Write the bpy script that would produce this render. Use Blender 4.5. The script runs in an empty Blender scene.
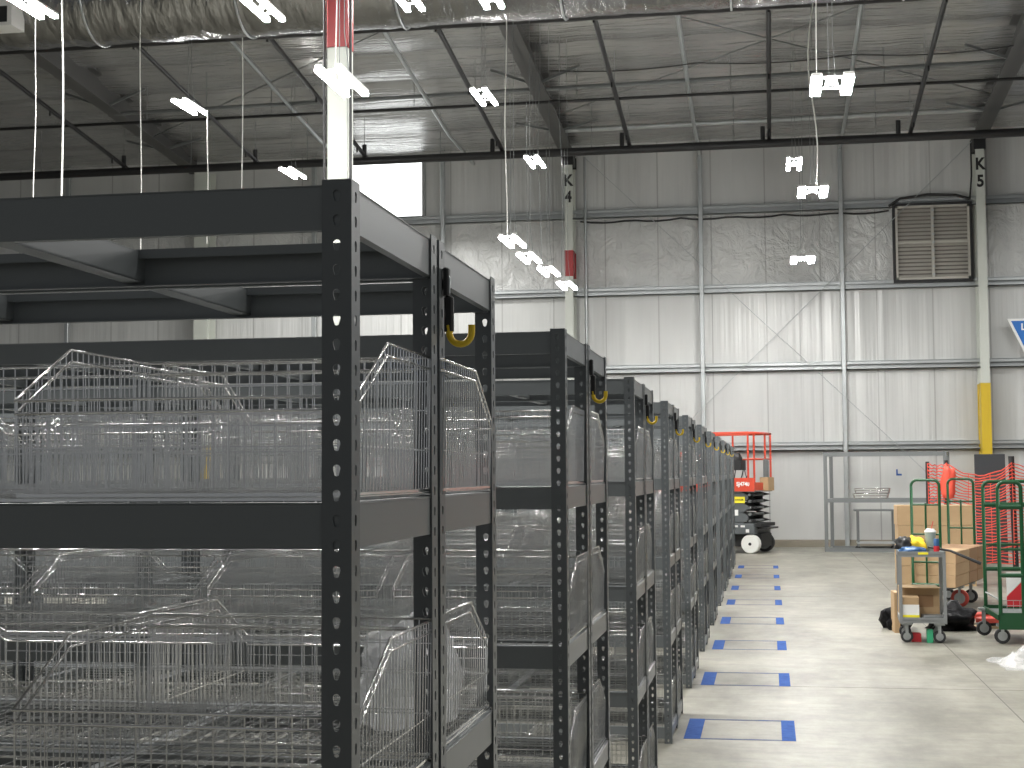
import bpy, math, random
from math import pi, sin, cos, radians as R
from mathutils import Matrix, Vector
random.seed(7)
sc = bpy.context.scene
col = sc.collection

# ------------------------------------------------------------------ camera
YAW, PITCH, ROLL, F, CH = 0.17106, 0.06026, -0.00667, 1478.65, 1.6895
fwd = Vector((-sin(YAW) * cos(PITCH), cos(YAW) * cos(PITCH), sin(PITCH)))
rt = Vector((cos(YAW), sin(YAW), 0)); up = rt.cross(fwd)
r_ = cos(ROLL) * rt + sin(ROLL) * up
u_ = -sin(ROLL) * rt + cos(ROLL) * up
cam = bpy.data.objects.new('camera', bpy.data.cameras.new('camera')); col.objects.link(cam)
cam.matrix_world = Matrix(((r_.x, u_.x, -fwd.x, 0), (r_.y, u_.y, -fwd.y, 0), (r_.z, u_.z, -fwd.z, CH), (0, 0, 0, 1)))
cam.data.sensor_width = 36; cam.data.lens = F * 36 / 1024
cam.data.clip_start = .05; cam.data.clip_end = 200
sc.camera = cam

def in_view(p, m=25):
    v = Vector(p) - Vector((0, 0, CH)); d = v.dot(fwd)
    if d < .3: return False
    x = 512 + F * v.dot(r_) / d; y = 384 - F * v.dot(u_) / d
    return -m < x < 1024 + m and -m < y < 768 + m

# ------------------------------------------------------------------ materials
def principled(name, color, rough=.5, metal=0., bump=None, var=None, emis=None, alpha=1., trans=0., spec=.5, coord='Object'):
    m = bpy.data.materials.new(name); m.use_nodes = True
    nt = m.node_tree; N = nt.nodes; L = nt.links; b = N['Principled BSDF']
    b.inputs['Base Color'].default_value = (*color, 1); b.inputs['Roughness'].default_value = rough
    b.inputs['Metallic'].default_value = metal; b.inputs['Specular IOR Level'].default_value = spec
    if alpha < 1: b.inputs['Alpha'].default_value = alpha
    if trans: b.inputs['Transmission Weight'].default_value = trans
    if emis:
        b.inputs['Emission Color'].default_value = (*emis[0], 1); b.inputs['Emission Strength'].default_value = emis[1]
    if bump or var:
        tc = N.new('ShaderNodeTexCoord')
    if var:      # (scale xyz, amount, dark colour)
        mp = N.new('ShaderNodeMapping'); mp.inputs['Scale'].default_value = var[0]; L.new(tc.outputs[coord], mp.inputs[0])
        nz = N.new('ShaderNodeTexNoise'); nz.inputs['Scale'].default_value = 1; nz.inputs['Detail'].default_value = 6; nz.inputs['Roughness'].default_value = .65
        L.new(mp.outputs[0], nz.inputs[0])
        cr = N.new('ShaderNodeValToRGB'); cr.color_ramp.elements[0].position = .5 - var[1]; cr.color_ramp.elements[1].position = .5 + var[1]
        cr.color_ramp.elements[0].color = (*var[2], 1); cr.color_ramp.elements[1].color = (*color, 1)
        L.new(nz.outputs[0], cr.inputs[0]); L.new(cr.outputs[0], b.inputs['Base Color'])
    if bump:     # (scale xyz, strength, distance)
        mp = N.new('ShaderNodeMapping'); mp.inputs['Scale'].default_value = bump[0]; L.new(tc.outputs[coord], mp.inputs[0])
        nz = N.new('ShaderNodeTexNoise'); nz.inputs['Scale'].default_value = 1; nz.inputs['Detail'].default_value = 4
        L.new(mp.outputs[0], nz.inputs[0])
        bp = N.new('ShaderNodeBump'); bp.inputs['Strength'].default_value = bump[1]; bp.inputs['Distance'].default_value = bump[2]
        L.new(nz.outputs[0], bp.inputs['Height']); L.new(bp.outputs[0], b.inputs['Normal'])
    return m

M = {}
M['rack'] = principled('rack_paint', (.110, .120, .125), .36, .0, var=((3, 3, 3), .3, (.095, .104, .108)), spec=.6)
M['rack_beam'] = principled('rack_beam_paint', (.155, .168, .172), .33, .0, var=((2, 2, 2), .3, (.14, .152, .156)), spec=.6)
M['chrome'] = principled('chrome_wire', (.86, .86, .85), .17, 1.)
M['galv'] = principled('galvanised_steel', (.46, .48, .485), .42, .75, var=((5, 5, 5), .25, (.40, .42, .42)))
M['galv_dark'] = principled('dull_steel', (.17, .18, .18), .45, .4)
M['black_pipe'] = principled('black_pipe', (.012, .012, .013), .45)
M['black'] = principled('black_plastic', (.015, .015, .016), .5)
M['rubber'] = principled('rubber', (.03, .03, .032), .7)
M['rafter'] = principled('grey_primer_steel', (.095, .095, .092), .5, .1, var=((.5, .5, .5), .3, (.07, .07, .068)))
M['white_paint'] = principled('white_column_paint', (.56, .58, .53), .4, var=((1, 1, 1), .3, (.49, .51, .465)))
M['red_paint'] = principled('red_paint', (.30, .018, .02), .4)
M['yellow_paint'] = principled('yellow_paint', (.62, .43, .02), .45, var=((2, 2, 1), .3, (.50, .35, .02)))
M['yellow_hook'] = principled('yellow_vinyl', (.80, .55, .02), .4)
M['orange_lift'] = principled('orange_red_paint', (.58, .065, .03), .4)
M['lift_grey'] = principled('lift_grey', (.10, .11, .115), .45)
M['white_wheel'] = principled('white_wheel', (.78, .78, .74), .45)
M['green'] = principled('green_cart_paint', (.004, .060, .018), .35)
M['cart_grey'] = principled('grey_cart_metal', (.27, .28, .28), .45, .3)
M['cardboard'] = principled('cardboard', (.47, .325, .18), .8, var=((2, 2, 8), .3, (.39, .26, .14)))
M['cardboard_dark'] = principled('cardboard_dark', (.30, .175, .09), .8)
M['tape_brown'] = principled('packing_tape', (.35, .22, .12), .5)
M['orange_net'] = principled('orange_netting', (.80, .10, .06), .5)
M['blue_tape'] = principled('blue_floor_tape', (.062, .14, .40), .85, spec=.1, var=((14, 14, 1), .3, (.03, .07, .24)), coord='Object')
M['blue_tape_thin'] = principled('worn_blue_tape', (.07, .11, .26), .85, spec=.1, var=((9, 9, 1), .2, (.20, .205, .23)))
M['blue_sign'] = principled('blue_sign', (.02, .15, .50), .4)
M['white'] = principled('white_plastic', (.80, .80, .78), .4)
M['cup'] = principled('pale_grey_cup', (.32, .39, .37), .3)
M['label'] = principled('white_label', (.80, .80, .78), .6)
M['lemon'] = principled('yellow_print', (.90, .80, .04), .5)
M['jacket'] = principled('yellow_fabric', (.90, .62, .03), .8)
M['bag'] = principled('black_bag_film', (.004, .004, .005), .5, bump=((9, 9, 9), .5, .03), spec=.15)
M['film'] = principled('clear_plastic_film', (.70, .70, .69), .18, bump=((14, 14, 14), .8, .03), alpha=.55)
M['red_jack'] = principled('red_jack_paint', (.55, .07, .05), .4)
M['wood'] = principled('pale_wood', (.60, .45, .27), .7)
M['board'] = principled('dark_board', (.04, .045, .05), .6)
M['concrete_curb'] = principled('concrete_curb', (.30, .27, .22), .9, var=((1.5, 1.5, 6), .25, (.20, .18, .14)))
M['window_frame'] = principled('grey_window_frame', (.28, .29, .29), .5)
M['daylight'] = principled('daylit_glazing', (.9, .9, .9), .4, emis=((.97, 1, 1), 2.6))
M['lamp'] = principled('lamp_diffuser', (.9, .9, .9), .4, emis=((1, .99, .96), 120.))
M['lamp_bright'] = principled('bright_lamp_diffuser', (.9, .9, .9), .4, emis=((1, .99, .96), 480.))
M['lamp_body'] = principled('lamp_housing', (.70, .70, .68), .4)
M['cord'] = principled('pale_cord', (.70, .70, .66), .6)
M['wire_black'] = principled('black_cable', (.02, .02, .02), .6)
M['louver'] = principled('louvre_metal', (.50, .48, .43), .4, .1, var=((3, 3, 12), .3, (.40, .38, .34)))
M['louver_gap'] = principled('louvre_back', (.22, .20, .18), .7)
M['letter'] = principled('black_lettering', (.01, .01, .01), .6)
M['red_item'] = principled('red_plastic', (.60, .03, .04), .4)
M['green_item'] = principled('green_plastic', (.05, .40, .20), .4)
M['blue_item'] = principled('blue_plastic', (.03, .10, .24), .4)

def wall_mat():
    m = principled('insulated_wall_facing', (.60, .60, .575), .38, .15, spec=.6)
    nt = m.node_tree; N = nt.nodes; L = nt.links; b = N['Principled BSDF']
    tc = N.new('ShaderNodeTexCoord'); sp = N.new('ShaderNodeSeparateXYZ'); L.new(tc.outputs['Object'], sp.inputs[0])
    # ribs and pleats of the facing run vertically
    def noise(scale, detail=4, rough=.5, dist=0.):
        mp = N.new('ShaderNodeMapping'); mp.inputs['Scale'].default_value = scale; L.new(tc.outputs['Object'], mp.inputs[0])
        n = N.new('ShaderNodeTexNoise'); n.inputs['Scale'].default_value = 1; n.inputs['Detail'].default_value = detail
        n.inputs['Roughness'].default_value = rough; n.inputs['Distortion'].default_value = dist
        L.new(mp.outputs[0], n.inputs[0]); return n
    def math_(op, a, bb, c=None):
        n = N.new('ShaderNodeMath'); n.operation = op
        for i, v in enumerate((a, bb, c)):
            if v is None: continue
            if isinstance(v, (int, float)): n.inputs[i].default_value = v
            else: L.new(v, n.inputs[i])
        return n.outputs[0]
    ribs = noise((3.2, 1, .10), 3, .5)
    fine = noise((2.6, 1, 2.2), 5, .55, 1.6)
    # mask of the looser strip of blanket between two girts
    lo = math_('GREATER_THAN', sp.outputs[2], 5.9); hi = math_('LESS_THAN', sp.outputs[2], 7.58); band = math_('MULTIPLY', lo, hi)
    wob = math_('MULTIPLY', fine.outputs[0], band)
    hgt = math_('MULTIPLY_ADD', wob, 1.7, ribs.outputs[0])
    bp = N.new('ShaderNodeBump'); bp.inputs['Strength'].default_value = .5; bp.inputs['Distance'].default_value = .09
    L.new(hgt, bp.inputs['Height']); L.new(bp.outputs[0], b.inputs['Normal'])
    # seams every 1.22 m
    md = math_('FRACT', math_('MULTIPLY', sp.outputs[0], 1 / 1.22), 0.)
    seam = math_('LESS_THAN', md, .025)
    big = noise((.9, 1, .25), 3, .5)
    cr = N.new('ShaderNodeValToRGB'); cr.color_ramp.elements[0].position = .3; cr.color_ramp.elements[1].position = .7
    cr.color_ramp.elements[0].color = (.49, .495, .485, 1); cr.color_ramp.elements[1].color = (.60, .605, .59, 1)
    L.new(big.outputs[0], cr.inputs[0])
    mx = N.new('ShaderNodeMix'); mx.data_type = 'RGBA'; L.new(seam, mx.inputs[0]); L.new(cr.outputs[0], mx.inputs[6]); mx.inputs[7].default_value = (.38, .38, .37, 1)
    L.new(mx.outputs[2], b.inputs['Base Color'])
    return m
M['wall'] = wall_mat()
M['ceiling'] = principled('foil_roof_facing', (.52, .52, .51), .26, .66, bump=((.8, 11.0, 1), .9, .05), var=((.35, .35, .35), .3, (.38, .38, .375)))
M['duct'] = principled('foil_duct_wrap', (.27, .27, .268), .26, .9, bump=((5, 2, 2), .9, .08))

def floor_mat():
    m = principled('concrete_floor', (.30, .43, .385), .42, 0., spec=.45)
    nt = m.node_tree; N = nt.nodes; L = nt.links; b = N['Principled BSDF']
    tc = N.new('ShaderNodeTexCoord')
    def noise(scale, detail, rough):
        mp = N.new('ShaderNodeMapping'); mp.inputs['Scale'].default_value = scale; L.new(tc.outputs['Object'], mp.inputs[0])
        n = N.new('ShaderNodeTexNoise'); n.inputs['Scale'].default_value = 1; n.inputs['Detail'].default_value = detail; n.inputs['Roughness'].default_value = rough
        L.new(mp.outputs[0], n.inputs[0]); return n
    a = noise((.8, .35, 1), 8, .7); c = noise((2.4, 5.5, 1), 6, .7)
    cr = N.new('ShaderNodeValToRGB'); cr.color_ramp.elements[0].position = .33; cr.color_ramp.elements[1].position = .68
    cr.color_ramp.elements[0].color = (.13, .123, .098, 1); cr.color_ramp.elements[1].color = (.38, .367, .31, 1)
    L.new(a.outputs[0], cr.inputs[0])
    cr2 = N.new('ShaderNodeValToRGB'); cr2.color_ramp.elements[0].position = .36; cr2.color_ramp.elements[1].position = .62
    cr2.color_ramp.elements[0].color = (.70, .70, .70, 1); cr2.color_ramp.elements[1].color = (1.08, 1.08, 1.08, 1)
    L.new(c.outputs[0], cr2.inputs[0])
    mx = N.new('ShaderNodeMix'); mx.data_type = 'RGBA'; mx.blend_type = 'MULTIPLY'; mx.inputs[0].default_value = 1
    L.new(cr.outputs[0], mx.inputs[6]); L.new(cr2.outputs[0], mx.inputs[7]); L.new(mx.outputs[2], b.inputs['Base Color'])
    rr = N.new('ShaderNodeMapRange'); rr.inputs['To Min'].default_value = .32; rr.inputs['To Max'].default_value = .55
    L.new(c.outputs[0], rr.inputs[0]); L.new(rr.outputs[0], b.inputs['Roughness'])
    return m
M['floor'] = floor_mat()

# ------------------------------------------------------------------ mesh helpers
class MB:
    def __init__(s): s.v = []; s.f = []; s.sm = []
    def add(s, vs, fs, smooth=False):
        o = len(s.v); s.v += [tuple(p) for p in vs]; s.f += [tuple(i + o for i in f) for f in fs]; s.sm += [smooth] * len(fs); return s
    def box(s, x0, x1, y0, y1, z0, z1):
        vs = [(x, y, z) for z in (z0, z1) for y in (y0, y1) for x in (x0, x1)]
        return s.add(vs, [(0, 2, 3, 1), (4, 5, 7, 6), (0, 1, 5, 4), (2, 6, 7, 3), (0, 4, 6, 2), (1, 3, 7, 5)])
    def bevbox(s, x0, x1, y0, y1, z0, z1, b=.01):
        # box with chamfered vertical edges and top
        ring = [(x0 + b, y0), (x1 - b, y0), (x1, y0 + b), (x1, y1 - b), (x1 - b, y1), (x0 + b, y1), (x0, y1 - b), (x0, y0 + b)]
        cx, cy = (x0 + x1) / 2, (y0 + y1) / 2
        ins = [(x + (b if x < cx else -b), y + (b if y < cy else -b)) for x, y in ring]
        vs = [(x, y, z0) for x, y in ring] + [(x, y, z1 - b) for x, y in ring] + [(x, y, z1) for x, y in ins]
        fs = [tuple(range(7, -1, -1)), tuple(range(16, 24))]
        for k in range(8):
            j = (k + 1) % 8; fs += [(k, j, 8 + j, 8 + k), (8 + k, 8 + j, 16 + j, 16 + k)]
        return s.add(vs, fs)
    def tube(s, pts, r, n=8, closed=False, caps=True, smooth=True):
        P = [Vector(p) for p in pts]; m = len(P); vs = []; rr = r if isinstance(r, (list, tuple)) else [r] * m
        ref = None
        for i, p in enumerate(P):
            if closed: t = (P[(i + 1) % m] - P[i - 1])
            elif i == 0: t = P[1] - P[0]
            elif i == m - 1: t = P[-1] - P[-2]
            else: t = (P[i + 1] - P[i]).normalized() + (P[i] - P[i - 1]).normalized()
            t.normalize()
            if ref is None:
                ref = Vector((0, 0, 1)) if abs(t.z) < .9 else Vector((1, 0, 0))
            a = (ref - t * ref.dot(t)); 
            if a.length < 1e-4: a = t.orthogonal()
            a.normalize(); b = t.cross(a); ref = a
            for k in range(n):
                th = 2 * pi * (k + .5) / n; vs.append(p + rr[i] * (cos(th) * a + sin(th) * b))
        fs = []
        for i in range(m if closed else m - 1):
            for k in range(n):
                a0 = i * n + k; a1 = i * n + (k + 1) % n; b0 = ((i + 1) % m) * n + k; b1 = ((i + 1) % m) * n + (k + 1) % n
                fs.append((a0, a1, b1, b0))
        s.add(vs, fs, smooth)
        if caps and not closed:
            s.add(vs[:n], [tuple(range(n - 1, -1, -1))]); s.add(vs[-n:], [tuple(range(n))])
        return s
    def wire(s, a, b, r=.0013):
        return s.tube([a, b], r, 4, caps=False, smooth=False)
    def cyl(s, c, axis, r, h, n=20, r2=None):
        c = Vector(c); ax = {'x': Vector((1, 0, 0)), 'y': Vector((0, 1, 0)), 'z': Vector((0, 0, 1))}[axis]
        return s.tube([c - ax * h / 2, c + ax * h / 2], [r, r if r2 is None else r2], n)
    def lathe(s, c, prof, n=20, axis='z'):
        vs = []; 
        for r, h in prof:
            for k in range(n):
                a = 2 * pi * k / n
                p = (r * cos(a), r * sin(a), h)
                if axis == 'y': p = (p[0], p[2], p[1])
                if axis == 'x': p = (p[2], p[0], p[1])
                vs.append((c[0] + p[0], c[1] + p[1], c[2] + p[2]))
        fs = [(i * n + k, i * n + (k + 1) % n, (i + 1) * n + (k + 1) % n, (i + 1) * n + k) for i in range(len(prof) - 1) for k in range(n)]
        s.add(vs, fs, True)
        s.add(vs[:n], [tuple(range(n))]); s.add(vs[-n:], [tuple(range(n))]); return s
    def prism(s, poly, h0, h1, plane='xz'):
        n = len(poly)
        def P(a, b, h): return {'xz': (a, h, b), 'xy': (a, b, h), 'yz': (h, a, b)}[plane]
        vs = [P(a, b, h0) for a, b in poly] + [P(a, b, h1) for a, b in poly]
        fs = [tuple(range(n)), tuple(range(2 * n - 1, n - 1, -1))] + [(i, (i + 1) % n, n + (i + 1) % n, n + i) for i in range(n)]
        return s.add(vs, fs)
    def mesh(s, name, m):
        me = bpy.data.meshes.new(name); me.from_pydata(s.v, [], s.f); me.polygons.foreach_set('use_smooth', s.sm)
        me.materials.append(m); me.update(); return me
    def build(s, name, m, parent=None):
        return ob(name, s.mesh(name, m), parent)
def ob(name, me, parent=None, loc=None):
    o = bpy.data.objects.new(name, me); col.objects.link(o)
    if parent is not None: o.parent = parent
    if loc: o.location = loc
    return o
def fix_normals(me):
    import bmesh
    bm = bmesh.new(); bm.from_mesh(me); bmesh.ops.recalc_face_normals(bm, faces=bm.faces); bm.to_mesh(me); bm.free()
def tag(o, label, cat, group=None, kind=None):
    o['label'] = label; o['category'] = cat
    if group: o['group'] = group
    if kind: o['kind'] = kind
    return o
def thing(name, label, cat, loc=(0, 0, 0), rz=0., group=None, kind=None):
    o = ob(name, None, None, loc); o.rotation_euler = (0, 0, rz); return tag(o, label, cat, group, kind)
def struct(o): o['kind'] = 'structure'; return o
def kids(o): return [c for c in col.objects if c.parent == o]
def copy_tree(o, tree, parent=None):
    c = o.copy(); col.objects.link(c)
    if parent: c.parent = parent
    for ch in tree.get(o, []): copy_tree(ch, tree, c)
    return c
def tree_of(root):
    t = {}
    for o in col.objects:
        if o.parent: t.setdefault(o.parent, []).append(o)
    return t
def text(name, body, size, m, parent, loc, rot=(pi / 2, 0, 0), extrude=.002, sx=1.):
    cu = bpy.data.curves.new(name, 'FONT'); cu.body = body; cu.size = size; cu.extrude = extrude; cu.align_x = 'CENTER'; cu.align_y = 'CENTER'
    cu.offset = size * .035
    cu.materials.append(m); tmp = bpy.data.objects.new('tmp', cu); col.objects.link(tmp)
    me = bpy.data.meshes.new_from_object(tmp.evaluated_get(bpy.context.evaluated_depsgraph_get())); me.name = name
    bpy.data.objects.remove(tmp); o = ob(name, me, parent, loc); o.rotation_euler = rot; o.scale = (sx, 1, 1); return o

# ------------------------------------------------------------------ the building
WY = 33.95
def roof_z(y): return 9.30 + .11 * (WY - y)
def rot90(): pass
XL, XR = -30., 12.
struct(MB().box(XL, XR, -6, WY + .3, -.2, 0).build('floor', M['floor']))
struct(MB().box(XL, XR, WY, WY + .3, 0, 9.6).build('wall_back', M['wall']))
# roof: facing sags between purlins
mb = MB(); nsub = 12; ys = []; y = WY
zs = []
while y > -6:
    for k in range(nsub):
        yy = y - 1.52 * k / nsub; ys.append(yy); zs.append(roof_z(yy) - .10 * sin(pi * k / nsub) ** .8 + .03)
    y -= 1.52
from mathutils import noise as NZ
xs = [XL] + [-20 + .28 * i for i in range(100)] + [XR]
vs = []
for q, (yy, zz) in enumerate(zip(ys, zs)):
    for x in xs:
        ph = sin(pi * (q % nsub) / nsub)
        w1 = NZ.noise(Vector((x * .45, yy * 3.1, 1.7))) + .6 * NZ.noise(Vector((x * 1.3, yy * 6.5, 5.1)))
        vs.append((x, yy, zz - .05 * ph * (1 + w1) + .014 * w1 - .02 * abs(sin(x * 2 * pi / 3.05)) ** 12))
nxx = len(xs)
fs = [(i * nxx + k, i * nxx + k + 1, (i + 1) * nxx + k + 1, (i + 1) * nxx + k) for i in range(len(ys) - 1) for k in range(nxx - 1)]
mb.add(vs, fs, True)
mb.add([(x, yy, zz + .35) for yy, zz in zip(ys, zs) for x in (XL, XR)], [(2 * i, 2 * i + 1, 2 * i + 3, 2 * i + 2) for i in range(len(ys) - 1)])
struct(mb.build('ceiling', M['ceiling']))
# girts
for i, z in enumerate((2.15, 3.95, 5.75, 7.57)):
    mb = MB().box(XL, XR, WY - .16, WY, z + .18, z + .20).box(XL, XR, WY - .16, WY - .145, z + .12, z + .19)
    mb.box(XL, XR, WY - .05, WY - .002, z + .02, z + .19).box(XL, XR, WY - .16, WY, z, z + .02).box(XL, XR, WY - .16, WY - .145, z, z + .045)
    struct(mb.build('trim_%d' % (i + 1), M['galv']))
struct(MB().bevbox(XL, XR, WY - .10, WY, 0, .16, .02).build('baseboard_back', M['concrete_curb']))
# the dark cable clipped below the upper girts is a thing of its own
def cable(pts, r, m, name, label, cat='cable', group=None):
    return tag(MB().tube(pts, r, 6).build(name, m), label, cat, group)
def sagline(x0, x1, z, sag, n, y):
    out = []
    m = max(2, int((x1 - x0) / .25))
    for i in range(m + 1):
        t = i / m; ph = (t * n) % 1.; out.append((x0 + (x1 - x0) * t, y, z - sag * 4 * ph * (1 - ph)))
    return out
cable(sagline(-4.2, 2.75, 7.50, .05, 6, WY - .19), .022, M['wire_black'], 'wall_cable', 'black cable sagging under the uppermost wall girt, left of the louvre')
cable([(2.75, WY - .19, 7.60), (3.0, WY - .19, 7.76), (3.6, WY - .19, 7.83), (4.2, WY - .19, 7.80), (4.5, WY - .19, 7.70)], .03, M['wire_black'], 'wall_cable', 'black cable looped over the top of the louvre')
cable([(4.5, WY - .19, 7.70), (4.55, WY - .2, 8.2), (4.55, WY - .2, 9.0)], .02, M['wire_black'], 'wall_cable', 'black cable rising beside the column marked K 5')
# windows
w = ob('window_1', None); struct(w)
def frame_rect(x0, x1, z0, z1, y, t=.07, d=.12):
    return MB().box(x0 - t, x1 + t, y - d, y, z0 - t, z0).box(x0 - t, x1 + t, y - d, y, z1, z1 + t).box(x0 - t, x0, y - d, y, z0, z1).box(x1, x1 + t, y - d, y, z0, z1)
frame_rect(-9.73, -7.98, 7.79, 9.08, WY).build('window_frame', M['window_frame'], w)
MB().box(-9.73, -7.98, WY - .06, WY - .03, 7.79, 9.08).build('window_pane', M['daylight'], w)
# rafters
def rafter(x, name):
    mb = MB()
    ya, yb = 33.55, -6
    def zb(y): return 9.0 + .078 * (33.0 - y)
    def zt(y): return roof_z(y) - .02
    w = .16
    for (a, b) in ((-w, w),):
        for zf, d in ((zb, .025), (lambda y: zt(y) - .025, .025)):
            vs = [(x + sx, yy, zf(yy) + dz) for yy in (ya, yb) for dz in (0, d) for sx in (-w, w)]
            mb.add(vs, [(0, 1, 5, 4), (2, 6, 7, 3), (0, 2, 3, 1), (4, 5, 7, 6), (0, 4, 6, 2), (1, 3, 7, 5)])
    vs = [(x + sx, yy, zz) for yy in (ya, yb) for zz in (zb(yy), zt(yy)) for sx in (-.012, .012)]
    mb.add(vs, [(0, 1, 5, 4), (2, 6, 7, 3), (0, 2, 3, 1), (4, 5, 7, 6), (0, 4, 6, 2), (1, 3, 7, 5)])
    o = mb.build(name, M['rafter']); fix_normals(o.data); struct(o); return o
for i, x in enumerate((-4.42, 4.68, -13.5, -22.9)):
    rafter(x, 'trim_%d' % (i + 5))
# flange braces from the rafters to the roof
names = {-4.42: 'column marked K 4', 4.68: 'column marked K 5', -13.5: 'left column'}
bi = 0
for x in (-4.42, 4.68, -13.5):
    for y in (31.6, 28.5, 25.4, 22.4):
        zb = 9.0 + .078 * (33.0 - y)
        mb = MB()
        for sx in (-1, 1):
            mb.tube([(x + sx * .12, y, zb + .05), (x + sx * .90, y, roof_z(y) - .20)], .035, 4, smooth=False)
        bi += 1
        tag(mb.build('flange_brace', M['galv_dark']), '%s pair of diagonal struts on the roof beam over the %s' % ({31.6: 'farthest', 28.5: 'second farthest', 25.4: 'third farthest', 22.4: 'nearest'}[y], names[x]), 'strut', 'roof beam struts')
# columns
def column(x, yf, w, d, ztop, parts, label, letters=None):
    t = thing('steel_column', label, 'column', (x, yf, 0), kind='thing')
    for i, (z0, z1, mat, grow, nm) in enumerate(parts):
        g = grow; mb = MB()
        mb.box(-w / 2 - g, w / 2 + g, -g, .02, z0, z1)                  # flange facing the room
        mb.box(-w / 2 - g, w / 2 + g, d - .02, d, z0, z1)
        mb.box(-.012 - g, .012 + g, .02, d - .02, z0, z1)
        if g: mb.box(-w / 2 - g, w / 2 + g, .02, d * .6, z0, z1)
        mb.build(nm, M[mat], t)
    mb = MB().box(-w * .8, w * .8, -.05, d + .0, -.0, .02); mb.build('base_plate', M['galv_dark'], t)
    if letters:
        for k, ch in enumerate(letters):
            text('letter', ch, .36, M['letter'], t, (0, -.012, ztop - .62 - .38 * k), sx=.85)
    return t
column(-4.42, 33.35, .19, .55, 9.0, [(0, 2.4, 'yellow_paint', .008, 'yellow_sleeve'), (2.4, 6.18, 'white_paint', 0, 'shaft'), (6.18, 6.78, 'red_paint', .004, 'red_band'), (6.78, 8.75, 'white_paint', 0, 'upper_shaft'), (8.75, 9.02, 'black_pipe', .03, 'cap')],
       'white column by the wall marked K 4, with a red band', 'K4')
column(4.68, 33.35, .19, .55, 9.0, [(0, 3.58, 'yellow_paint', .008, 'yellow_sleeve'), (3.58, 8.72, 'white_paint', 0, 'shaft'), (8.72, 9.02, 'black_pipe', .03, 'cap')],
       'white column by the wall marked K 5, with a yellow foot', 'K5')
column(-13.3, 33.35, .34, .55, 9.0, [(0, 2.4, 'yellow_paint', .008, 'yellow_sleeve'), (2.4, 9.02, 'white_paint', 0, 'shaft')],
       'white column by the wall seen between the top beams of the nearest rack')
t = thing('steel_column', 'tall white square column with a red top rising behind the nearest rack', 'column', (-4.55, 15.3, 0), kind='thing')
MB().bevbox(-.115, .115, 0, .23, 0, 6.34, .012).build('shaft', M['white_paint'], t)
MB().bevbox(-.119, .119, -.004, .234, 6.34, 10.35, .012).build('red_top', M['red_paint'], t)
MB().tube([(-.15, .02, 2.0), (-.15, .02, 10.3)], .016, 6).build('conduit', M['black'], t)
MB().tube([(.145, .02, 2.0), (.145, .02, 10.3)], .016, 6).build('conduit', M['black'], t)
MB().tube([(-.02, -.012, 5.9), (.0, -.012, 6.8), (-.01, -.012, 8.2), (.0, -.012, 10.3)], .008, 5).build('cord', M['cord'], t)
# wall posts (square tubes in front of the girts)
for x, lb in ((-7.45, 'right of the daylit window'), (-10.6, 'left of the daylit window'), (-1.43, 'between the wall column marked K 4 and the red lift'), (1.70, 'behind the grey shelf frame, left of the louvre'), (-16.9, 'at the far left of the back wall')):
    mb = MB().bevbox(x - .05, x + .05, WY - .27, WY - .17, 0, roof_z(WY) - .05, .01)
    tag(mb.build('wall_post', M['galv']), 'thin galvanised wall post ' + lb, 'post', 'galvanised wall posts', 'thing')
tag(MB().tube([(-4.08, WY - .22, 9.0), (-4.08, WY - .22, .4)], .035, 8).build('downpipe', M['galv']), 'galvanised pipe running down the wall beside the column marked K 4', 'pipe')
# X brace rods
for a, b, lb in (((-4.1, WY - .3, 9.0), (4.55, WY - .3, .55), 'falling from the column marked K 4 to the right'), ((4.6, WY - .33, 9.0), (-4.1, WY - .33, .55), 'falling from the column marked K 5 to the left')):
    tag(MB().tube([a, b], .009, 6).build('brace_rod', M['galv']), 'thin diagonal wall rod ' + lb, 'rod', 'wall brace rods')

# louvre
t = thing('wall_louver', 'large square louvred shutter high on the back wall beside the column marked K 5', 'louver', (3.685, WY - .17, 6.76))
mb = MB(); W2, H2 = .80, .83
mb.box(-W2 - .06, W2 + .06, -.02, .10, H2, H2 + .06).box(-W2 - .06, W2 + .06, -.02, .10, -H2 - .06, -H2).box(-W2 - .06, -W2, -.02, .10, -H2, H2).box(W2, W2 + .06, -.02, .10, -H2, H2)
mb.build('outer_frame', M['black'], t)
mb = MB().box(-W2, W2, -.03, .02, H2 - .05, H2).box(-W2, W2, -.03, .02, -H2, -H2 + .05).box(-W2, -W2 + .05, -.03, .02, -H2, H2).box(W2 - .05, W2, -.03, .02, -H2, H2)
mb.box(-.03, .03, -.035, .02, -H2, H2).box(-W2, W2, -.035, .02, -.03, .03)
mb.build('inner_frame', M['louver'], t)
MB().box(-W2 + .01, W2 - .01, .07, .085, -H2, H2).build('back_panel', M['louver_gap'], t)
mb = MB()
for k in range(18):
    z = -H2 + .05 + k * (2 * H2 - .1) / 18
    for x0, x1 in ((-W2 + .05, -.03), (.03, W2 - .05)):
        mb.add([(x0, .0, z), (x1, .0, z), (x1, .045, z + .062), (x0, .045, z + .062), (x0, .004, z), (x1, .004, z), (x1, .051, z + .062), (x0, .051, z + .062)],
               [(0, 1, 2, 3), (7, 6, 5, 4), (0, 4, 5, 1), (3, 2, 6, 7), (0, 3, 7, 4), (1, 5, 6, 2)])
mb.build('slats', M['louver'], t)
mb = MB()
for k in range(9): mb.box(-.012, .04, -.055, -.035, -.75 + k * .18, -.70 + k * .18)
mb.build('linkage', M['galv'], t)

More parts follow.
